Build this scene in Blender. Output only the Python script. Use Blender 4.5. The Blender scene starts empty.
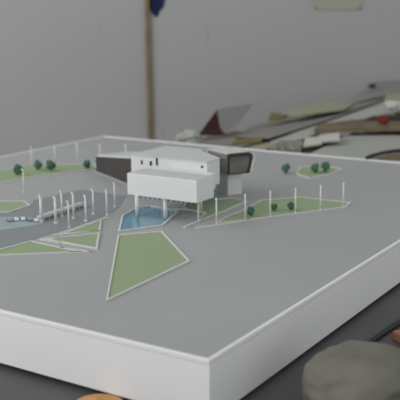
import bpy, bmesh, math, random
from mathutils import Vector, Matrix, noise
random.seed(7)
C = bpy.context.scene.collection
PI = math.pi

# ---------------------------------------------------------------- camera
F_PX = 897.59
YAW, PITCH, ROLL = 0.5690841, 0.2142881, -0.0081796
CAM = Vector((-0.67969, -0.427245, 0.331167))
fw = Vector((math.cos(YAW)*math.cos(PITCH), math.sin(YAW)*math.cos(PITCH), -math.sin(PITCH)))
rt = fw.cross(Vector((0, 0, 1))).normalized()
up = rt.cross(fw)
r2 = rt*math.cos(ROLL) + up*math.sin(ROLL)
u2 = -rt*math.sin(ROLL) + up*math.cos(ROLL)
cd = bpy.data.cameras.new('camera'); co = bpy.data.objects.new('camera', cd); C.objects.link(co)
co.matrix_world = Matrix(((r2.x, u2.x, -fw.x, CAM.x), (r2.y, u2.y, -fw.y, CAM.y), (r2.z, u2.z, -fw.z, CAM.z), (0, 0, 0, 1)))
cd.sensor_width = 36; cd.lens = F_PX*36/400; cd.clip_start = .05
cd.dof.use_dof = True; cd.dof.focus_distance = 1.2; cd.dof.aperture_fstop = 8
bpy.context.scene.camera = co

def ray(x, y): return fw + r2*((x-200)/F_PX) - u2*((y-200)/F_PX)
def at(x, y, z=0.0):                       # survey point of a plan position at height z
    d = ray(x, y); return CAM + d*((z-CAM.z)/d.z)
def dep(x, y, k):                          # survey point at depth k
    return CAM + ray(x, y)*k

# ---------------------------------------------------------------- materials
def mat(name, col, rough=.6, spec=.3, noise_amt=.0, scale=40, col2=None, bump=0, metal=0, detail=4, trans=0, alpha=1):
    m = bpy.data.materials.new(name); m.use_nodes = True
    nt = m.node_tree; b = nt.nodes['Principled BSDF']
    b.inputs['Roughness'].default_value = rough
    b.inputs['Specular IOR Level'].default_value = spec
    b.inputs['Metallic'].default_value = metal
    b.inputs['Transmission Weight'].default_value = trans
    tc = nt.nodes.new('ShaderNodeTexCoord')
    n = nt.nodes.new('ShaderNodeTexNoise'); n.inputs['Scale'].default_value = scale; n.inputs['Detail'].default_value = detail
    nt.links.new(tc.outputs['Object'], n.inputs['Vector'])
    r = nt.nodes.new('ShaderNodeValToRGB')
    c2 = col2 if col2 else tuple(c*(1-noise_amt) for c in col)
    r.color_ramp.elements[0].position = .35; r.color_ramp.elements[1].position = .65
    r.color_ramp.elements[0].color = (*c2, 1); r.color_ramp.elements[1].color = (*col, 1)
    nt.links.new(n.outputs['Fac'], r.inputs['Fac']); nt.links.new(r.outputs['Color'], b.inputs['Base Color'])
    if bump:
        bp = nt.nodes.new('ShaderNodeBump'); bp.inputs['Strength'].default_value = bump; bp.inputs['Distance'].default_value = .002
        nt.links.new(n.outputs['Fac'], bp.inputs['Height']); nt.links.new(bp.outputs['Normal'], b.inputs['Normal'])
    return m
def g(v, t=(1, 1, 1)):                    # sRGB grey 0-255 -> linear
    l = ((v/255+.055)/1.055)**2.4
    return (l*t[0], l*t[1], l*t[2])
def rgb(r, gg, b): return (g(r)[0], g(gg)[0], g(b)[0])

M = dict(
    slab=mat('painted grey board', rgb(157, 159, 160), .5, .35, .05, 6),
    white=mat('white model board', rgb(210, 212, 211), .5, .3, .03, 15),
    side=mat('white slab board', rgb(221, 222, 223), .5, .3, .03, 8),
    roof=mat('pale roof board', rgb(190, 194, 191), .5, .3, .04, 40),
    grass=mat('flocked grass', rgb(148, 164, 133), .95, .05, .10, 900, bump=.4),
    kerb=mat('white kerb', rgb(198, 201, 197), .5, .3, .03, 80),
    water=mat('blue water film', rgb(88, 142, 164), .14, .5, .2, 60),
    teal=mat('pale teal sheet', rgb(150, 165, 166), .3, .4, .08, 60),
    road=mat('dark asphalt card', rgb(134, 139, 142), .6, .2, .14, 160),
    path=mat('mauve paving card', rgb(164, 161, 165), .6, .2, .04, 100),
    dark=mat('dark louvred facade', rgb(92, 89, 87), .5, .3, .25, 120),
    frame=mat('charcoal frame', rgb(55, 55, 56), .45, .3, .1, 60),
    screen=mat('brown grey glazing', rgb(118, 110, 103), .4, .3, .3, 60, col2=rgb(98, 97, 96)),
    grey=mat('grey cladding', rgb(124, 124, 124), .5, .3, .05, 60),
    win=mat('dark window glass', rgb(38, 40, 44), .15, .5, .1, 60),
    glass=mat('blue green glazing', rgb(120, 136, 138), .15, .5, .15, 60),
    leaf=mat('dark green foliage', rgb(84, 118, 98), .9, .1, .3, 300, bump=.5),
    trunk=mat('brown trunk', rgb(80, 68, 55), .9, .1, .2, 300),
    lamp=mat('white lamp enamel', rgb(215, 216, 214), .4, .4, .02, 80),
    wood=mat('varnished wood strip', rgb(126, 112, 84), .6, .2, .25, 14, col2=rgb(104, 92, 68)),
    bench=mat('dark grey bench top', rgb(90, 90, 92), .55, .3, .15, 9),
    floor=mat('concrete floor', rgb(110, 108, 104), .8, .2, .15, 5),
    leg=mat('grey steel legs', rgb(90, 92, 94), .5, .4, .05, 20),
    batten=mat('pine batten', rgb(120, 98, 66), .7, .2, .2, 30),
    tan=mat('tan cardboard core', rgb(196, 148, 98), .8, .15, .25, 60),
    black=mat('black tape', rgb(26, 26, 28), .4, .3, .1, 40),
    cloth=mat('grey beige cloth', rgb(116, 115, 106), .95, .1, .15, 25, bump=.5),
    orange=mat('orange brown timber', rgb(164, 112, 76), .8, .2, .2, 30),
    cgrey=mat('mid grey card', rgb(124, 127, 125), .7, .2, .05, 8),
    cgrey2=mat('dull grey card', rgb(126, 125, 120), .7, .2, .08, 8),
    cpale=mat('pale grey card', rgb(157, 160, 154), .6, .25, .05, 8),
    cwhite=mat('off white card', rgb(184, 186, 178), .6, .25, .06, 12),
    cedge=mat('dark board edge', rgb(62, 58, 54), .8, .1, .2, 20),
    colive=mat('pale olive paper', rgb(146, 145, 126), .8, .15, .08, 14),
    colive2=mat('olive paper underside', rgb(112, 108, 72), .8, .15, .15, 30),
    cbrown=mat('brown packing board', rgb(120, 108, 90), .85, .1, .2, 10, col2=rgb(98, 88, 76)),
    cmaroon=mat('maroon cover', rgb(64, 34, 34), .7, .2, .2, 14),
    cred=mat('dull red scrap', rgb(120, 44, 38), .8, .2, .2, 30),
    cspeck=mat('speckled grey foam', rgb(150, 150, 142), .95, .1, .2, 160, col2=rgb(84, 84, 80)),
    paper=mat('yellowed note paper', rgb(150, 150, 138), .8, .15, .05, 12),
    stain=mat('navy paint stain', rgb(22, 34, 84), .7, .2, .2, 20, col2=rgb(14, 16, 40)),
    cdark=mat('black plastic', rgb(38, 38, 38), .5, .3, .2, 20),
    car=mat('white car body', rgb(214, 218, 224), .3, .4, .02, 80),
    carblue=mat('blue grey car body', rgb(146, 156, 178), .3, .4, .02, 80),
)
# back wall: dull off-white paint with faint scuffs
def wall_mat():
    m = mat('painted wall', rgb(152, 153, 153), .75, .2, .035, 1.6)
    nt = m.node_tree; b = nt.nodes['Principled BSDF']
    r = [n for n in nt.nodes if n.type == 'VALTORGB'][0]
    tc = [n for n in nt.nodes if n.type == 'TEX_COORD'][0]
    mp = nt.nodes.new('ShaderNodeMapping'); mp.inputs['Rotation'].default_value = (0, .35, 0); mp.inputs['Scale'].default_value = (22, 1, 1.6)
    n = nt.nodes.new('ShaderNodeTexNoise'); n.inputs['Scale'].default_value = 2.2; n.inputs['Detail'].default_value = 2
    nt.links.new(tc.outputs['Object'], mp.inputs['Vector']); nt.links.new(mp.outputs['Vector'], n.inputs['Vector'])
    r3 = nt.nodes.new('ShaderNodeValToRGB'); r3.color_ramp.elements[0].position = .70; r3.color_ramp.elements[1].position = .74
    r3.color_ramp.elements[0].color = (0, 0, 0, 1); r3.color_ramp.elements[1].color = (.35, .35, .35, 1)
    nt.links.new(n.outputs['Fac'], r3.inputs['Fac'])
    mx = nt.nodes.new('ShaderNodeMixRGB'); mx.inputs['Color2'].default_value = (*rgb(118, 112, 102), 1)
    nt.links.new(r3.outputs['Color'], mx.inputs['Fac']); nt.links.new(r.outputs['Color'], mx.inputs['Color1'])
    nt.links.new(mx.outputs['Color'], b.inputs['Base Color'])
    return m
M['wall'] = wall_mat()

# ---------------------------------------------------------------- helpers
def link(name, bm, m, parent=None, smooth=False):
    bmesh.ops.recalc_face_normals(bm, faces=bm.faces[:])
    me = bpy.data.meshes.new(name); bm.to_mesh(me); bm.free()
    if smooth:
        for p in me.polygons: p.use_smooth = True
    me.materials.append(m)
    o = bpy.data.objects.new(name, me); C.objects.link(o)
    if parent:
        o.parent = parent
    return o
def tag(o, label, cat, group=None, kind=None):
    o['label'] = label; o['category'] = cat
    if group: o['group'] = group
    if kind: o['kind'] = kind
    return o
def empty(name, loc, label, cat, group=None, rz=0):
    o = bpy.data.objects.new(name, None); C.objects.link(o); o.location = loc; o.rotation_euler = (0, 0, rz)
    o.empty_display_size = .01
    return tag(o, label, cat, group)
def rebase(o, p):                           # move a mesh's origin to p without moving it
    p = Vector(p); o.data.transform(Matrix.Translation(-p)); o.location = p
    return o
def part_at(name, bm, m, root, smooth=False):   # bm in world coords, root unrotated
    bm.transform(Matrix.Translation(-root.location)); return link(name, bm, m, root, smooth)
def box(bm, x0, x1, y0, y1, z0, z1):
    return prism(bm, [(x0, y0), (x1, y0), (x1, y1), (x0, y1)], z0, z1)
def prism(bm, pts, z0, z1, ztop=None):
    n = len(pts)
    a = [bm.verts.new((p[0], p[1], z0 if not callable(z0) else z0(p))) for p in pts]
    b = [bm.verts.new((p[0], p[1], (ztop[i] if ztop else z1))) for i, p in enumerate(pts)]
    bm.faces.new(a[::-1]); bm.faces.new(b)
    for i in range(n): bm.faces.new((a[i], a[(i+1) % n], b[(i+1) % n], b[i]))
def hull8(bm, bot, top):
    a = [bm.verts.new(p) for p in bot]; b = [bm.verts.new(p) for p in top]; n = len(a)
    bm.faces.new(a[::-1]); bm.faces.new(b)
    for i in range(n): bm.faces.new((a[i], a[(i+1) % n], b[(i+1) % n], b[i]))
def cyl(bm, c, r, z0, z1, n=16, r1=None):
    r1 = r if r1 is None else r1
    a = [bm.verts.new((c[0]+r*math.cos(2*PI*i/n), c[1]+r*math.sin(2*PI*i/n), z0)) for i in range(n)]
    b = [bm.verts.new((c[0]+r1*math.cos(2*PI*i/n), c[1]+r1*math.sin(2*PI*i/n), z1)) for i in range(n)]
    bm.faces.new(a[::-1]); bm.faces.new(b)
    for i in range(n): bm.faces.new((a[i], a[(i+1) % n], b[(i+1) % n], b[i]))
def ribbon(bm, pts, w, z0, z1, closed=False):
    P = [Vector((p[0], p[1])) for p in pts]; n = len(P); L = []; R = []
    for i in range(n):
        if closed: a, b = P[i-1], P[(i+1) % n]
        else: a, b = P[max(i-1, 0)], P[min(i+1, n-1)]
        d1 = (P[i]-a); d2 = (b-P[i])
        if d1.length < 1e-9: d1 = d2
        if d2.length < 1e-9: d2 = d1
        d1.normalize(); d2.normalize()
        n1 = Vector((-d1.y, d1.x)); n2 = Vector((-d2.y, d2.x)); m = n1+n2
        if m.length < 1e-6: m = n1.copy()
        m.normalize(); k = min(1/max(m.dot(n1), .3), 2.5)
        L.append(P[i]+m*w/2*k); R.append(P[i]-m*w/2*k)
    q = [[bm.verts.new((v.x, v.y, z)) for v in S] for S, z in ((L, z0), (R, z0), (R, z1), (L, z1))]
    rng = range(n if closed else n-1)
    for i in rng:
        j = (i+1) % n
        for s in range(4): bm.faces.new((q[s][i], q[s][j], q[(s+1) % 4][j], q[(s+1) % 4][i]))
    if not closed:
        bm.faces.new([q[s][0] for s in range(4)]); bm.faces.new([q[s][-1] for s in (3, 2, 1, 0)])
def bevel(o, w, seg=2):
    md = o.modifiers.new('bevel', 'BEVEL'); md.width = w; md.segments = seg; md.limit_method = 'ANGLE'
    return o
def tube(bm, pts, r, n=8):
    rings = []
    for i, p in enumerate(pts):
        a = pts[max(i-1, 0)]; b = pts[min(i+1, len(pts)-1)]; t = (Vector(b)-Vector(a)).normalized()
        s = t.cross(Vector((.3, .2, .9))).normalized(); w = t.cross(s)
        rings.append([bm.verts.new(Vector(p)+(s*math.cos(2*PI*k/n)+w*math.sin(2*PI*k/n))*r) for k in range(n)])
    for i in range(len(rings)-1):
        for k in range(n): bm.faces.new((rings[i][k], rings[i][(k+1) % n], rings[i+1][(k+1) % n], rings[i+1][k]))
    bm.faces.new(rings[0][::-1]); bm.faces.new(rings[-1])

# ---------------------------------------------------------------- room
hx, hy = math.cos(YAW), math.sin(YAW)           # horizontal view direction
sx, sy = math.sin(YAW), -math.cos(YAW)          # rightwards
WD = 2.98
WC = Vector((CAM.x+hx*WD, CAM.y+hy*WD, 0))
def onwall(x, y, off=0.0):
    d = ray(x, y); k = (WD-off)/(d.x*hx+d.y*hy); return CAM + d*k
FZ = -.82
wang = math.atan2(sy, sx)
def wallbox(bm, u0, u1, v0, v1, z0, z1):       # u along wall, v depth away
    box(bm, u0, u1, v0, v1, z0, z1)
def walllink(name, bm, m, kind=None):
    o = link(name, bm, m); o.location = WC; o.rotation_euler = (0, 0, wang)
    if kind: o['kind'] = kind
    return o
# with that rotation local +x = rightwards along the wall, local +y = away from the camera
bm = bmesh.new(); wallbox(bm, -2.6, 2.6, 0, .1, FZ, 1.9); walllink('wall_back', bm, M['wall'], 'structure')
bm = bmesh.new(); box(bm, -3, 3, -4.2, .1, FZ-.05, FZ); walllink('floor', bm, M['floor'], 'structure')
def wl(p):                                       # world -> wall local
    d = Vector(p)-WC; return Vector((d.x*sx+d.y*sy, d.x*hx+d.y*hy, d.z))
a = wl(onwall(147.2, 0)); b = wl(onwall(149.8, 138))
uc = (a.x+b.x)/2
bm = bmesh.new()
hull8(bm, [(uc-.007+.004, -.012, FZ), (uc+.007+.004, -.012, FZ), (uc+.007+.004, 0, FZ), (uc-.007+.004, 0, FZ)],
      [(uc-.007-.006, -.012, 1.9), (uc+.007-.006, -.012, 1.9), (uc+.007-.006, 0, 1.9), (uc-.007-.006, 0, 1.9)])
bevel(walllink('trim_1', bm, M['wood'], 'structure'), .002)
bm = bmesh.new(); wallbox(bm, -2.6, 2.6, -.012, 0, FZ, FZ+.08); walllink('baseboard_back', bm, M['cgrey2'], 'structure')
# navy stain beside the strip
c = wl(onwall(156.3, -6)); n = 26
bm = bmesh.new(); pts = []
for i in range(n):
    t = 2*PI*i/n; rr = 1+.10*math.sin(3*t+1)+.06*math.sin(7*t)
    pts.append((c.x+.030*rr*math.cos(t), c.z+.066*rr*math.sin(t)))
hull8(bm, [(p[0], 0, p[1]) for p in pts], [(p[0], -.003, p[1]) for p in pts])
o = walllink('paint_stain', bm, M['stain']); tag(o, 'navy blue paint stain on the wall beside the wooden strip', 'stain')
# pinned note
a = wl(onwall(314, 9)); b = wl(onwall(361, 9.5))
bm = bmesh.new(); hull8(bm, [(a.x, -.001, a.z), (b.x, -.001, b.z), (b.x+.004, -.001, b.z+.11), (a.x+.002, -.001, a.z+.112)],
                        [(a.x, -.0035, a.z), (b.x, -.0035, b.z), (b.x+.004, -.0035, b.z+.11), (a.x+.002, -.0035, a.z+.112)])
nt_ = empty('wall_note', WC, 'yellowed blank paper note pinned high on the grey wall', 'paper', rz=wang)
link('paper_sheet', bm, M['paper'], nt_)
for p in (a+Vector((.006, 0, .004)), b+Vector((-.006, 0, .004)), a+Vector((.007, 0, .105)), b+Vector((-.004, 0, .105))):
    bm = bmesh.new(); bmesh.ops.create_icosphere(bm, subdivisions=1, radius=.0035, matrix=Matrix.Translation((p.x, -.0045, p.z)))
    link('pin', bm, M['colive2'], nt_)

# ---------------------------------------------------------------- bench, slab
T = .06; W = 1.1346; D = 1.0291
BZ = -T-.007
bt = empty('workbench', (.6, .1, FZ), 'dark grey workbench carrying the white slab and the scraps', 'table')
bm = bmesh.new(); box(bm, -.36, 1.86, -.95, 1.0, BZ-.03, BZ); bevel(part_at('bench_top', bm, M['bench'], bt), .003)
for x in (-.28, 1.74):
    for y in (-.87, .92):
        bm = bmesh.new(); box(bm, x-.03, x+.03, y-.03, y+.03, FZ, BZ-.03); part_at('leg', bm, M['leg'], bt)
for i, x in enumerate((.12, .56, 1.02)):
    bm = bmesh.new(); box(bm, x-.02, x+.02, .03, 1.0-.03, BZ, -T)
    o = link('support_batten', bm, M['batten']); rebase(o, (x, .5, BZ))
    tag(o, ['pine batten under the slab, nearest its bright left side', 'pine batten under the middle of the slab', 'pine batten under the far side of the slab'][i], 'batten', 'battens under the slab')
sl = empty('display_slab', (W/2, D/2, -T), 'thick square white model base with a grey painted top', 'base')
SX, SY, TX, TY, RZ = -.004, -.004, W-.008, D-.008, .0024
bm = bmesh.new(); box(bm, SX, TX, SY, TY, -T, -.003)
part_at('slab_body', bm, M['side'], sl)
bm = bmesh.new(); box(bm, SX+.0045, TX-.0045, SY+.0045, TY-.0045, -.003, 0); part_at('top_panel', bm, M['slab'], sl)
bm = bmesh.new(); rp = [(SX+.0024, SY+.0024), (TX-.0024, SY+.0024), (TX-.0024, TY-.0024), (SX+.0024, TY-.0024)]
ribbon(bm, rp, .0048, -.003, RZ, closed=True); bevel(part_at('rim', bm, M['side'], sl), .0011, 3)

# ---------------------------------------------------------------- the site: lawns, pool, roads
def flat(name, px, m, z0, z1, label, cat, group=None, kerb=None, kw=.0028, world=False):
    pts = [tuple(p) if world else tuple(at(*p)[:2]) for p in px]
    cx = sum(p[0] for p in pts)/len(pts); cy = sum(p[1] for p in pts)/len(pts)
    root = empty(name, (cx, cy, z0), label, cat, group)
    return root, pts
def lawn(px, label, edges='closed', extra=(), h=.0011, m='grass', name='lawn', cat='lawn', group='lawns of the model', surf='grass', z0=0.0):
    root, pts = flat(name, px, None, z0, 0, label, cat, group)
    bm = bmesh.new(); prism(bm, pts, z0, z0+h); part_at(surf, bm, M[m], root)
    bm = bmesh.new()
    if edges == 'closed': ribbon(bm, pts, .0030, z0, z0+h+.0011, closed=True)
    for e in extra: ribbon(bm, [tuple(at(*p)[:2]) for p in e], .0030, z0, z0+h+.0011)
    part_at('kerb', bm, M['kerb'], root)
    return root
# asphalt forecourt (thin card), behind the small lawns and left of the pool
road_pts = [(-12, 253), (0, 249.5), (31, 240.5), (50, 234), (64, 230.5), (101, 217.5), (116, 211), (121, 205), (126, 196), (80, 190), (34, 200), (31, 205), (9, 211.8), (-14, 213)]
pts = [tuple(at(*p)[:2]) for p in road_pts]
bm = bmesh.new(); prism(bm, pts, 0, .0004)
o = link('asphalt_road', bm, M['road']); rebase(o, (pts[0][0], pts[0][1], 0)); tag(o, 'darker asphalt forecourt behind the three small triangular lawns', 'road')

lawn([(118.6, 236.2), (161.6, 232.6), (188.8, 262), (107, 301.2)], 'largest lawn, four-sided, in the foreground of the model')
lawn([(-12, 256.4), (-10, 253.4), (31, 242.2), (80, 252.8)], 'triangular lawn nearest the front left of the photo', extra=[[(60, 248.5), (90, 252.4)], [(70, 253.3), (90, 252.4)]])
lawn([(47, 240.2), (99, 234.2), (96.5, 249.2)], 'middle one of three triangular lawns left of the big lawn', extra=[[(40, 239.8), (60, 238.6)], [(40, 240), (60, 243)]])
lawn([(64, 234.6), (101, 221.5), (99.5, 231.6)], 'smallest triangular lawn, beside the asphalt road', extra=[[(53, 236.3), (99.5, 231.6)], [(60, 234.5), (101, 220.2), (108, 218.6)]])
lawn([(-14, 202), (24, 202), (30, 206), (9, 212.6), (-14, 213.4)], 'lawn strip at the left edge before the parked cars')
lawn([(-14, 176), (2, 171), (20, 166.6), (35, 164.9), (60, 164.6), (95.5, 164.9), (95, 169.6), (78, 171.5), (60, 174), (30, 178), (0, 184)], 'long lawn along the back of the site, left of the dark wing')
lawn([(184, 208.8), (206, 213.6), (198.5, 221.3), (225, 211.5), (246, 202), (232, 199), (186, 203)], 'lawn right of the pool with two white posts before it', extra=[[(174, 209.2), (190, 210.4)], [(184, 228), (205, 219)]])
lawn([(217, 223.6), (226, 218.2), (243, 211.2), (262, 201), (300, 198), (350, 203.4), (345, 207.8), (270, 217.6), (245, 221)], 'long lawn along the right front edge of the site', extra=[[(196, 229), (225, 224.6), (250, 220.3)]])
lawn([(297, 174.5), (301, 167.6), (326, 166.6), (342, 169.8), (328, 174.8), (310, 179)], 'small pointed lawn at the far right corner of the site')
# mauve footpath strips
for px, lb in (([(118.8, 234.9), (119.2, 233.7), (163, 228.2), (163.2, 231)], 'mauve footpath between the pool and the big lawn'),
               ([(64, 235.6), (99.5, 232.4), (99.2, 233.8), (52, 239)], 'mauve footpath between two small triangular lawns'),
               ([(41, 241), (94, 251.5), (90, 252.4), (50, 244.5)], 'mauve footpath before the middle triangular lawn'),
               ([(200, 227.5), (216, 224), (243, 212.5), (247, 204), (225, 213.8), (195, 225)], 'mauve path between the two right-hand lawns')):
    pts = [tuple(at(*p)[:2]) for p in px]
    bm = bmesh.new(); prism(bm, pts, 0, .0005); o = link('footpath', bm, M['path']); rebase(o, (pts[0][0], pts[0][1], 0)); tag(o, lb, 'path')
# pool
pp = [(119, 232), (122.6, 216.3), (137, 209), (150, 206.6), (178, 211.6), (162, 226.2)]
root, pts = flat('reflecting_pool', pp, None, 0, 0, 'blue reflecting pool with two white columns standing in it', 'pool')
bm = bmesh.new(); prism(bm, pts, 0, .0008); part_at('water', bm, M['water'], root)
bm = bmesh.new(); ribbon(bm, pts, .0032, 0, .0022, closed=True); part_at('kerb', bm, M['kerb'], root)
# pale teal shallow channel at the left
cp = [(-14, 217), (12, 217.5), (44, 224), (30, 226.5), (-14, 233)]
pts = [tuple(at(*p)[:2]) for p in cp]
bm = bmesh.new(); prism(bm, pts, .0004, .0009); o = link('water_channel', bm, M['teal']); rebase(o, (pts[0][0], pts[0][1], .0004)); tag(o, 'pale teal shallow water sheet beside the parked cars', 'water')

# ---------------------------------------------------------------- building
A = Vector((.88, -.475)).normalized(); B = Vector((-.475, -.88)).normalized()
bd = empty('model_building', (.62, .45, 0), 'white model of an exhibition building with two dark flared wings', 'building')
# main hall
X0, X1, Y0, Y1, ZT = .56, .668, .3514, .508, .0775
XC = .600
hallp = [(X0, Y0), (XC, Y0), (.655, .425), (X1, .425), (X1, Y1), (X0, Y1)]
bm = bmesh.new(); prism(bm, hallp, .034, ZT-.002); part_at('hall_body', bm, M['white'], bd)
bm = bmesh.new(); prism(bm, [(p[0]-(.0015 if p[0] == X0 else 0), p[1]-(.001 if p[1] == Y0 else 0)) for p in hallp], ZT-.002, ZT); part_at('hall_roof', bm, M['roof'], bd)
bm = bmesh.new(); box(bm, X0+.006, X0+.05, Y0+.012, Y1-.008, 0, .034); lob = part_at('lobby_glazing', bm, M['glass'], bd)
for k in range(14):
    y = Y0+.014+k*(Y1-Y0-.026)/13
    bm = bmesh.new(); box(bm, X0+.0035, X0+.006, y-.0007, y+.0007, 0, .034); part_at('mullion', bm, M['white'], bd)
def px_on_x(X, px, py):
    d = ray(px, py); k = (X-CAM.x)/d.x; return CAM+d*k
for (xa, ya, xb, yb) in ((140.9, 160.2, 142.7, 164.2), (149.9, 161, 152.0, 165.6), (156.0, 157.3, 157.9, 165.4), (201.2, 165.6, 203.2, 168.0)):
    p = px_on_x(X0, xa, ya); q = px_on_x(X0, xb, yb)
    bm = bmesh.new(); box(bm, X0-.0009, X0+.001, min(p.y, q.y), max(p.y, q.y), q.z, p.z); part_at('window', bm, M['win'], bd)
# portal
PX0, PX1, PY0, PY1, PZ = .448, .498, .300, .4325, .0695
bm = bmesh.new(); box(bm, PX0, PX1, PY0, PY1, .034, PZ-.001); bevel(part_at('portal_body', bm, M['white'], bd), .0006)
bm = bmesh.new(); box(bm, PX0+.002, PX1-.002, PY0+.002, PY1-.002, PZ-.001, PZ); part_at('portal_roof', bm, M['roof'], bd)
bm = bmesh.new(); box(bm, PX1, X0, PY0+.035, PY1-.01, .034, .060); part_at('link_bridge', bm, M['white'], bd)
for (px, py) in ((137.5, 216.5), (165.5, 219)):
    c = at(px, py); bm = bmesh.new(); cyl(bm, c, .0034, .0004, .0345, 20); part_at('column', bm, M['white'], bd, True)
for y in (.345, .415):
    bm = bmesh.new(); cyl(bm, (.53, y), .0028, 0, .0345, 16); part_at('column', bm, M['white'], bd, True)
# left dark wing: facade runs along B, gets taller towards the hall
P0 = Vector((.721, .719)); L = .172
def bl(p, s, d): v = p+B*s+A*d; return (v.x, v.y)
fb = [bl(P0, 0, 0), bl(P0, L, 0), bl(P0, L, .065), bl(P0, 0, .065)]
hb = [.0318, .0524, .0524, .0318]
bm = bmesh.new(); prism(bm, fb, .0028, 0, ztop=hb); wing = part_at('left_wing', bm, M['dark'], bd)
fr = [bl(P0, .012, -.0025), bl(P0, L+.002, -.0025), bl(P0, L+.002, .07), bl(P0, .012, .07)]
bm = bmesh.new()
zb = [.0336, .0530, .0530, .0336]
hull8(bm, [(p[0], p[1], z) for p, z in zip(fr, zb)], [(p[0], p[1], z+.0042) for p, z in zip(fr, zb)])
part_at('left_roof', bm, M['roof'], bd)
for k in range(16):
    s = .006+k*(L-.01)/15; z = .0318+(.0524-.0318)*s/L
    bm = bmesh.new(); p = bl(P0, s, -.0012); q = bl(P0, s+.0014, -.0012); r_ = bl(P0, s+.0014, 0); t_ = bl(P0, s, 0)
    prism(bm, [p, q, r_, t_], .0028, z); part_at('louvre', bm, M['frame'], bd)
bm = bmesh.new(); prism(bm, [bl(P0, -.003, -.003), bl(P0, L, -.003), bl(P0, L, .068), bl(P0, -.003, .068)], 0, .0028); part_at('plinth', bm, M['slab'], bd)
# right dark wing
Q = Vector((.646, .362)); LW = .062
def rw(s, d): v = Q-B*s+A*d; return (v.x, v.y)
zlow, ztop, wdt = .0400, .0772, .049
bm = bmesh.new(); prism(bm, [rw(.014, .008), rw(LW, .008), rw(LW, wdt-.010), rw(.014, wdt-.012)], 0, zlow); part_at('wing_base', bm, M['white'], bd)
bm = bmesh.new()
hull8(bm, [(*rw(.002, .001), zlow), (*rw(LW-.002, .001), zlow), (*rw(LW-.002, wdt-.012), zlow), (*rw(.002, wdt-.012), zlow)],
      [(*rw(.002, .001), .069), (*rw(LW-.002, .001), .069), (*rw(LW-.002, wdt-.006), .069), (*rw(.002, wdt-.006), .069)])
part_at('right_wing', bm, M['grey'], bd)
bm = bmesh.new()
prism(bm, [rw(.002, -.0015), rw(LW, -.0045), rw(LW, wdt-.006), rw(.002, wdt-.006)], .066, ztop-.0012); part_at('wing_band', bm, M['grey'], bd)
bm = bmesh.new(); prism(bm, [rw(.000, -.0015), rw(LW+.004, -.005), rw(LW+.004, wdt-.008), rw(.000, wdt-.008)], ztop-.0012, ztop+.0004)
part_at('right_roof', bm, M['roof'], bd)
# end frame: rounded outline lying in the plane (A, z) in front of the wing
def endring(bm, off, th, inset, scale=0):
    out = [(0, zlow), (wdt-.007, zlow)]
    for k in range(7):
        t = -0.15+(PI/2+.15)*k/6; out.append((wdt-.010+.010*math.cos(t), ztop-.009+.009*math.sin(t)))
    out += [(0, ztop)]
    cxm, czm = wdt*.46, (ztop+zlow)/2
    def w3(p, s): v = rw(-s, p[0]); return (v[0], v[1], p[1])
    inn = [(.0018+p[0]*(wdt-.0060)/wdt, zlow+.0014+(p[1]-zlow)*.80) for p in out]
    return out, inn, w3
out, inn, w3 = endring(None, 0, 0, .86)
bm = bmesh.new(); n = len(out)
vo = [bm.verts.new(w3(p, .003)) for p in out]; vi = [bm.verts.new(w3(p, .003)) for p in inn]
wo = [bm.verts.new(w3(p, -.002)) for p in out]; wi = [bm.verts.new(w3(p, -.002)) for p in inn]
for i in range(n):
    j = (i+1) % n
    bm.faces.new((vo[i], vo[j], vi[j], vi[i])); bm.faces.new((wo[j], wo[i], wi[i], wi[j]))
    bm.faces.new((vo[j], vo[i], wo[i], wo[j])); bm.faces.new((vi[i], vi[j], wi[j], wi[i]))
part_at('end_frame', bm, M['frame'], bd)
bm = bmesh.new(); hull8(bm, [w3(p, .0005) for p in inn], [w3(p, -.0015) for p in inn]); part_at('end_screen', bm, M['screen'], bd)
# white edging strip down the right of the frame
edge = out[1:6]
bm = bmesh.new(); e2 = [(p[0]+.0024, p[1]) for p in edge]
poly = edge+e2[::-1]
hull8(bm, [w3(p, .0064) for p in poly], [w3(p, -.004) for p in poly]); part_at('edge_strip', bm, M['white'], bd)

# ---------------------------------------------------------------- footbridge at the left
fa = at(43, 217.5, .006); fb_ = at(86, 203.5, .006)
fbr = empty('footbridge', (fa.x, fa.y, 0), 'low white footbridge deck on thin piers beside the parked cars', 'bridge')
dv = Vector((fb_.x-fa.x, fb_.y-fa.y)); ln = dv.length; dv.normalize(); nv = Vector((-dv.y, dv.x))
bm = bmesh.new(); prism(bm, [(fa.x, fa.y), (fb_.x, fb_.y), (fb_.x+nv.x*.012, fb_.y+nv.y*.012), (fa.x+nv.x*.012, fa.y+nv.y*.012)], .005, .0075)
part_at('deck', bm, M['kerb'], fbr)
for k in range(9):
    for w in (.001, .011):
        p = Vector((fa.x, fa.y))+dv*(.004+k*(ln-.008)/8)+nv*w
        bm = bmesh.new(); cyl(bm, p, .0006, .0004, .005, 6); part_at('pier', bm, M['lamp'], fbr)
bm = bmesh.new(); ribbon(bm, [(fa.x+nv.x*.0006, fa.y+nv.y*.0006), (fb_.x+nv.x*.0006, fb_.y+nv.y*.0006)], .0007, .0075, .0098); part_at('parapet', bm, M['lamp'], fbr)

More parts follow.
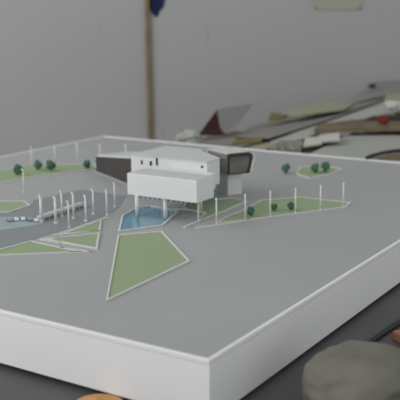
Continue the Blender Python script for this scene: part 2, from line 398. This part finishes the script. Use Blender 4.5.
# ---------------------------------------------------------------- cars
def car(loc, rz, m, label):
    r = empty('model_car', loc, label, 'car', 'parked model cars', rz)
    l, w = .0150, .0070
    prof = [(-l/2, .0009), (-l/2, .0026), (-l*.30, .0029), (-l*.2, .0044), (l*.16, .0045), (l*.30, .0029), (l*.48, .0026), (l/2, .0010)]
    bm = bmesh.new()
    hull8(bm, [(p[0], -w/2, p[1]) for p in prof], [(p[0], w/2, p[1]) for p in prof]); bevel(link('body', bm, m, r), .0003)
    bm = bmesh.new()
    gp = [(-l*.27, .0030), (-l*.18, .0042), (l*.15, .0043), (l*.27, .0030)]
    hull8(bm, [(p[0], -w/2-.0002, p[1]) for p in gp], [(p[0], w/2+.0002, p[1]) for p in gp]); link('windows', bm, M['win'], r)
    for sx_ in (-.3, .3):
        for sy_ in (-1, 1):
            bm = bmesh.new(); bmesh.ops.create_cone(bm, cap_ends=True, segments=12, radius1=.0012, radius2=.0012, depth=.0012,
                matrix=Matrix.Translation((l*sx_, sy_*(w/2-.0003), .0012)) @ Matrix.Rotation(PI/2, 4, 'X')); link('wheel', bm, M['frame'], r)
for i, (px, py, mm, lb) in enumerate(((9.5, 221.5, 'carblue', 'blue grey model car, leftmost of the parked row'), (16, 220.8, 'car', 'white model car, second from the left in the parked row'),
        (22.8, 220.4, 'car', 'white model car in the middle of the parked row'), (29.5, 220.8, 'carblue', 'blue grey model car, second from the right in the parked row'), (36, 221.8, 'car', 'white model car at the end nearest the thick white post'))):
    p = at(px, py); car((p.x, p.y, .0009), math.radians(55), M[mm], lb)

# ---------------------------------------------------------------- lamp posts
def lamp(px, py, h, r, label, group, wide=False):
    p = at(px, py); z0 = 0
    o = empty('lamp_post', (p.x, p.y, z0), label, 'lamp post', group)
    bm = bmesh.new(); cyl(bm, (0, 0), r*1.9, 0, .0030, 12); link('base', bm, M['lamp'], o, False)
    r = r*1.25
    bm = bmesh.new(); cyl(bm, (0, 0), r, .002, h, 12, r*.8); link('pole', bm, M['lamp'], o, True)
    bm = bmesh.new(); tube(bm, [(0, 0, h-.0012), (-.002, -.001, h+.0004), (-.006, -.003, h+.0008)], r*.7, 8); link('arm', bm, M['lamp'], o, True)
    bm = bmesh.new(); cyl(bm, (-.0066, -.0033), .0016, h-.0004, h+.0014, 12, .001); link('lamp_head', bm, M['lamp'], o)
    return o
R1 = 'lamp posts before the right lawns'; R2 = 'lamp posts by the asphalt road'; R3 = 'lamp posts along the back lawn'
for px, py, lb in ((198.5, 221.8, 'white lamp post before the right lawn, nearest the pool'), (216.5, 225.2, 'white lamp post standing in front of the path between the two right lawns'),
                   (245.2, 220.8, 'white lamp post just left of a dark shrub on the front right lawn edge'), (270.2, 217.2, 'white lamp post between two shrubs on the front right lawn edge'),
                   (295.3, 213.9, 'white lamp post third from the right end of the front right edge'), (320.3, 210.7, 'white lamp post second from the right end of the front right edge'), (343, 207.8, 'white lamp post at the far right end of the front lawn edge')):
    lamp(px, py, .0425, .00105, lb, R1)
for px, py, r, lb in ((41.5, 222.0, .0020, 'thick white post at the near end of the footbridge beside the cars'), (56, 223.6, .0018, 'thick white post second from the left by the asphalt road'),
                      (62.2, 216.6, .0013, 'thin white post directly behind the second thick post'), (69, 228.0, .0010, 'thinnest white post, nearest the small triangular lawn'),
                      (73.7, 218.6, .0014, 'white post behind the thinnest one on the road'), (86, 221.6, .0014, 'white post above the tip of the small triangular lawn'),
                      (93.6, 214.4, .0013, 'white post farther back, third from the right on the road'), (107, 215.3, .0012, 'white post at the road end nearest the mauve path'),
                      (115, 207.5, .0012, 'white post at the far left corner of the pool'), (24, 192, .0011, 'white post on the far side of the road at the left')):
    lamp(px, py, .0425, r, lb, R2)
for px, py, h, lb in ((31.8, 165.0, .0395, 'leftmost white lamp post along the back lawn'), (55, 163.8, .0405, 'back lamp post rising between two round trees'), (77.6, 164.2, .0450, 'back lamp post left of the lone round tree'),
                      (100.5, 165.6, .0460, 'back lamp post behind the left end of the dark wing'), (126, 167, .0480, 'back lamp post showing its tip above the roof of the left wing')):
    lamp(px, py, h, .0010, lb, R3)

# ---------------------------------------------------------------- trees
def make_tree(seed):
    random.seed(seed)
    o = empty('model_tree', (0, 0, 0), '', 'tree', 'trees of the model')
    bm = bmesh.new(); cyl(bm, (0, 0), .0010, 0, .008, 8, .0007); link('trunk', bm, M['trunk'], o)
    bm = bmesh.new()
    for k in range(16):
        t = random.uniform(0, 2*PI); h = random.uniform(.0045, .0165); rr = .0052*math.sin(PI*min(max((h-.001)/.0185, .1), .95))
        s = random.uniform(.0028, .0042)
        bmesh.ops.create_icosphere(bm, subdivisions=2, radius=s, matrix=Matrix.Translation((rr*math.cos(t), rr*math.sin(t), h)))
    bmesh.ops.create_icosphere(bm, subdivisions=2, radius=.0058, matrix=Matrix.Translation((0, 0, .0105)))
    for v in bm.verts:
        nn = noise.noise_vector(v.co*700+Vector((seed, 0, 0))); v.co += nn*.0012
        v.co.z = max(v.co.z, .0016)
    link('crown', bm, M['leaf'], o)
    return o
protos = [make_tree(3), make_tree(11), make_tree(19)]
used = [False]*3
def copy_tree(o):
    c = o.copy(); C.objects.link(c)
    for ch in o.children:
        d = ch.copy(); C.objects.link(d); d.parent = c
    return c
trs = [(18.5, 175.8, 1.05, 'round dark green tree, leftmost on the back lawn'), (38.5, 170.4, .92, 'round dark green tree, second from the left on the back lawn'), (51, 171.4, 1.08, 'round dark green tree just right of the second one on the back lawn'),
       (87, 169.2, .86, 'lone round tree on the back lawn left of the dark wing'), (286, 173.8, .92, 'tree left of the small pointed lawn at the far right'), (315, 173.4, .95, 'left one of two trees on the small pointed lawn'),
       (325.5, 172.6, .98, 'right one of two trees on the small pointed lawn'), (250.3, 216.8, .72, 'dark shrub on the front right lawn, right beside a lamp post'), (274, 211.5, .62, 'shrub behind the front right lawn edge, right of the fourth lamp post'), (291, 211, .66, 'shrub on the front right lawn, rightmost of three')]
for i, (px, py, s, lb) in enumerate(trs):
    k = i % 3; o = protos[k] if not used[k] else copy_tree(protos[k]); used[k] = True
    p = at(px, py); o.location = (p.x, p.y, .0011 if px != 286 else 0); s *= 1.12; o.scale = (s, s, s); o.rotation_euler = (0, 0, i*1.3); o['label'] = lb

# ---------------------------------------------------------------- scraps behind the slab
def sheet(name, corners, th, m, label, cat, group=None, edge=None, world=False, warp=.0):
    P = [Vector(c) if world else dep(*c) for c in corners]
    bm = bmesh.new()
    hull8(bm, [p-Vector((0, 0, th)) for p in P], P)
    cen = sum(P, Vector())/len(P)
    o = link(name, bm, m); 
    if edge:
        o.data.materials.append(edge)
        for pl in o.data.polygons:
            if abs(pl.normal.z) < .5: pl.material_index = 1
    rebase(o, cen-Vector((0, 0, th))); tag(o, label, cat, group)
    return o
def ztop_at(x, y, z): return tuple(at(x, y, z))
SG = 'loose sheets in the scrap pile'
# carton stack that carries everything (mostly hidden behind the slab)
def carton(pts, z0, z1, label):
    bm = bmesh.new(); prism(bm, pts, z0, z1); o = link('carton', bm, M['cbrown']); rebase(o, (pts[0][0], pts[0][1], z0)); tag(o, label, 'box')
    return bevel(o, .003)
carton([(1.17, -.10), (1.55, -.10), (1.55, .44), (1.17, .47)], BZ, -.006, 'flat brown carton under the front grey sheet')
carton([(1.19, .50), (1.60, .50), (1.60, .92), (1.19, .92)], BZ, -.034, 'brown carton under the scraps at the left end of the pile')
carton([(1.57, -.06), (1.85, -.06), (1.85, .49), (1.57, .49)], BZ, .004, 'brown carton at the back of the pile')
carton([(1.66, -.02), (1.84, -.02), (1.84, .44), (1.66, .44)], .004, .040, 'brown carton, topmost at the back of the pile')
sheet('card_sheet', [(1.150, -.08, -.001), (1.150, .445, -.001), (1.50, .49, .002), (1.54, -.08, .002)], .004, M['cpale'], 'large pale grey sheet lying flat right behind the slab edge', 'sheet', SG, world=True)
sheet('card_sheet', [(236, 137.2, 2.32), (268, 138.6, 2.26), (333, 118.0, 2.45), (402, 92, 2.68), (345, 104, 2.82), (250, 126, 2.66)], .005, M['cgrey2'], 'mid grey board with a dark front edge sloping up to the right', 'sheet', SG, edge=M['cedge'])
sheet('card_sheet', [(262, 147.5, 2.19), (300, 139.5, 2.24), (345, 122.0, 2.41), (412, 109, 2.49), (404, 97.5, 2.60), (335, 120, 2.44), (272, 140.5, 2.27)], .004, M['cpale'], 'pale board just below the sloping mid grey board', 'sheet', SG)
sheet('card_sheet', [(300, 115.0, 2.49), (345, 109.0, 2.52), (352, 103.5, 2.62), (322, 100.5, 2.68), (298, 107, 2.62), (282, 113.5, 2.54)], .003, M['colive'], 'pale olive paper lying on the sloping grey board', 'sheet', SG)
sheet('paper_fold', [(268.5, 119.5, 2.52), (281, 119, 2.52), (289, 114.5, 2.56), (271, 112.5, 2.60)], .004, M['colive2'], 'dark olive folded paper corner at the tip of the olive paper', 'paper')
sheet('packing_board', [(314, 129.0, 2.28), (412, 127.5, 2.28), (412, 119.5, 2.36), (352, 119.5, 2.38), (318, 124.5, 2.34)], .009, M['cbrown'], 'brown packing board in the middle of the pile at the right', 'board')
sheet('foam_piece', [(270, 147.5, 2.10), (301, 149.5, 2.08), (303, 141, 2.14), (280, 140, 2.17)], .012, M['cspeck'], 'speckled grey foam offcut left of the white scraps', 'foam')
for c, lb in (([(303, 146.5, 2.09), (322, 143.5, 2.12), (320, 136.5, 2.19), (305, 137.5, 2.18)], 'off white card scrap beside the speckled foam'),
              ([(321, 141.5, 2.13), (340, 140.0, 2.13), (339, 132.5, 2.22), (318, 135.5, 2.22)], 'off white card scrap lying on the pale grey sheet, rightmost of two')):
    sheet('card_scrap', c, .004, M['cwhite'], lb, 'scrap', 'white card scraps', edge=M['cpale'])
sheet('card_strip', [(243, 149.5, 2.13), (262, 149.5, 2.11), (290, 143.5, 2.18), (268, 142.5, 2.24), (240, 145.5, 2.24)], .003, M['colive'], 'cream strip of card behind the slab right of the dark wing', 'strip')
sheet('card_sheet', [(186, 145.0, 2.24), (240, 147, 2.16), (262, 142, 2.24), (238, 134.5, 2.42), (200, 137.5, 2.42)], .004, M['cgrey2'], 'grey card sheet under the maroon folded cover', 'sheet', SG, edge=M['cedge'])
sheet('card_strip', [(232, 143.5, 2.20), (262, 141.5, 2.22), (262, 137.5, 2.28), (236, 139.0, 2.30)], .004, M['colive2'], 'dull olive strip of card right of the maroon folded cover', 'strip')
# standing folded cover
fc = empty('folded_cover', dep(222, 134.5, 2.38), 'folded card cover standing up, maroon inside and grey outside', 'cover')
def slabq(name, q, m, t):
    P = [dep(*c) for c in q]; nrm = (P[1]-P[0]).cross(P[2]-P[0]).normalized()
    if nrm.dot(fw) < 0: nrm = -nrm
    bm = bmesh.new(); hull8(bm, P, [p+nrm*t for p in P]); return part_at(name, bm, m, fc)
slabq('maroon_panel', [(199, 134, 2.33), (225, 133.5, 2.37), (219.5, 127, 2.40), (217, 109.5, 2.43)], M['cmaroon'], .004)
slabq('grey_panel', [(217, 109.5, 2.43), (253.5, 103.5, 2.52), (244, 117, 2.46), (234, 131, 2.38), (224, 133.8, 2.37), (219.5, 127, 2.40)], M['grey'], .004)
# crumpled off-white wrapping
def lump(name, c, sx_, sy_, sz_, m, label, cat, seed, amp=.35, freq=2.2, sub=4, boxy=1.0):
    bm = bmesh.new(); bmesh.ops.create_icosphere(bm, subdivisions=sub, radius=1)
    for v in bm.verts:
        d = v.co.normalized(); s = 1/((abs(d.x)**(2*boxy)+abs(d.y)**(2*boxy)+abs(d.z)**(2*boxy))**(1/(2*boxy)))
        s *= 1+amp*noise.noise(d*freq+Vector((seed, 0, 0)))+amp*.4*noise.noise(d*freq*2.7+Vector((0, seed, 0)))
        v.co = d*s; v.co.x *= sx_; v.co.y *= sy_; v.co.z *= sz_
    zb = min(v.co.z for v in bm.verts)*.8
    for v in bm.verts: v.co.z = max(v.co.z, zb)-zb
    o = link(name, bm, m, None, True); o.location = c; return tag(o, label, cat)
p = dep(190, 143.5, 2.34); lump('crumpled_wrap', (p.x, p.y, -.034), .026, .036, .022, M['cpale'], 'crumpled off white wrap at the left end of the scrap pile', 'wrap', 4, .6, 2.5)
p = dep(394, 110.5, 2.43); lump('crumpled_wrap', p, .022, .030, .012, M['cwhite'], 'crumpled white wrap on the right of the pile above the brown board', 'wrap', 9, .5, 2.8)
p = dep(383, 124.0, 2.31); lump('red_scrap', p, .010, .014, .010, M['cred'], 'dull red scrap lying on the brown packing board', 'scrap', 2, .5, 2)
p = dep(372, 88.0, 2.72); lump('black_cap', p, .012, .012, .007, M['cdark'], 'small black cap lying high on the pile at the right', 'cap', 6, .25, 2)
sheet('card_sheet', [(384, 99.5, 2.58), (410, 101, 2.56), (412, 89, 2.72), (388, 90.0, 2.72)], .003, M['colive'], 'yellow green sheet at the right edge of the photo, high on the pile', 'sheet', SG)
sheet('card_sheet', [(352, 99, 2.70), (384, 93, 2.66), (412, 91, 2.66), (412, 79, 2.84), (374, 82, 2.84)], .005, M['cgrey'], 'grey board highest on the pile at the right edge', 'sheet', SG)
sheet('board_strip', [(366, 119, 2.36), (412, 120, 2.34), (412, 114.5, 2.42), (372, 116, 2.42)], .007, M['cedge'], 'dark strip of board above the brown packing board', 'strip')
# black curved moulding behind the slab at the right
bm = bmesh.new(); pts = [at(x, y, .006) for x, y in ((367, 157.8), (374, 155.2), (383, 152.8), (393, 151.2), (404, 150.2), (414, 150))]
tube(bm, pts, .0042, 10); o = link('curved_moulding', bm, M['cdark'], None, True); rebase(o, pts[0]-Vector((0, 0, .005))); tag(o, 'black curved moulding lying on the pale sheet at the right edge', 'moulding')
sheet('wood_slip', [ztop_at(378, 157.5, .004), ztop_at(412, 158.5, .004), ztop_at(412, 153.5, .004), ztop_at(390, 154, .004)], .004, M['cbrown'], 'small brown slip of wood beside the black curved moulding', 'slip', world=True)

# ---------------------------------------------------------------- things on the bench in front
tr = Vector((-.030, .112, BZ))
to = empty('tape_roll', (tr.x, tr.y, BZ), 'roll of tan board with a black rim lying below the slab at lower left', 'roll')
ro = .031
bm = bmesh.new(); cyl(bm, tr, ro, BZ, BZ+.0052, 48); bevel(part_at('rim', bm, M['black'], to), .001)
bm = bmesh.new(); cyl(bm, tr, ro-.0045, BZ+.004, BZ+.0064, 48); bevel(part_at('core', bm, M['tan'], to), .001)
p = at(355, 405, BZ); lump('cloth_bundle', (p.x+.0, p.y-.006, BZ), .060, .056, .031, M['cloth'], 'grey beige cloth bundle on the bench at the lower right', 'cloth', 5, .14, 1.3, 5, 1.3)
p = at(420, 343, BZ)
bm = bmesh.new(); hull8(bm, [(p.x+a_*.02-b_*.012, p.y-a_*.012-b_*.02, BZ) for a_, b_ in ((-1, -1), (1, -1), (1, 1), (-1, 1))], [(p.x+a_*.02-b_*.012, p.y-a_*.012-b_*.02, BZ+.012) for a_, b_ in ((-1, -1), (1, -1), (1, 1), (-1, 1))])
o = bevel(link('timber_offcut', bm, M['orange']), .0015); rebase(o, (p.x, p.y, BZ)); tag(o, 'orange brown timber offcut on the bench at the right edge', 'offcut')
pts = [at(x, y, BZ+.0035) for x, y in ((352, 357), (368, 344), (380, 335), (392, 327), (404, 319), (420, 308))]
bm = bmesh.new(); tube(bm, pts, .0034, 10); o = link('cable', bm, M['cdark'], None, True); rebase(o, pts[0]); tag(o, 'black cable running along the bench beside the orange timber offcut', 'cable')

# ---------------------------------------------------------------- light
w = bpy.data.worlds.new('world'); bpy.context.scene.world = w; w.use_nodes = True
nt = w.node_tree; bg = nt.nodes['Background']; tc = nt.nodes.new('ShaderNodeTexCoord'); sp = nt.nodes.new('ShaderNodeSeparateXYZ')
rp_ = nt.nodes.new('ShaderNodeValToRGB'); rp_.color_ramp.elements[0].position = 0; rp_.color_ramp.elements[1].position = .8
rp_.color_ramp.elements[0].color = (.985, 1, .985, 1); rp_.color_ramp.elements[1].color = (.60, .61, .60, 1)   # bright windows round the room, dim ceiling
nt.links.new(tc.outputs['Generated'], sp.inputs[0]); nt.links.new(sp.outputs['Z'], rp_.inputs['Fac']); nt.links.new(rp_.outputs['Color'], bg.inputs['Color'])
bg.inputs['Strength'].default_value = 1.0
def area(name, loc, target, sx_, sy_, power, col=(1, 1, 1)):
    l = bpy.data.lights.new(name, 'AREA'); l.shape = 'RECTANGLE'; l.size = sx_; l.size_y = sy_; l.energy = power; l.color = col
    o = bpy.data.objects.new(name, l); C.objects.link(o); o.location = loc
    o.rotation_euler = (Vector(target)-Vector(loc)).to_track_quat('-Z', 'Y').to_euler(); return o
area('window_daylight', (-1.6, 1.9, 1.2), (.4, .6, 0), 1.8, 1.4, 33, (1, .97, .99))
area('wall_fill_light', (.25, 2.0, 1.35), (1.2, 1.5, .2), .6, .6, 7, (1, .97, .98))  # unseen fill light, added to brighten the back wall towards its left
vs = bpy.context.scene.view_settings
vs.view_transform = 'Standard'; vs.look = 'None'; vs.exposure = 0; vs.gamma = 1; vs.use_curve_mapping = False
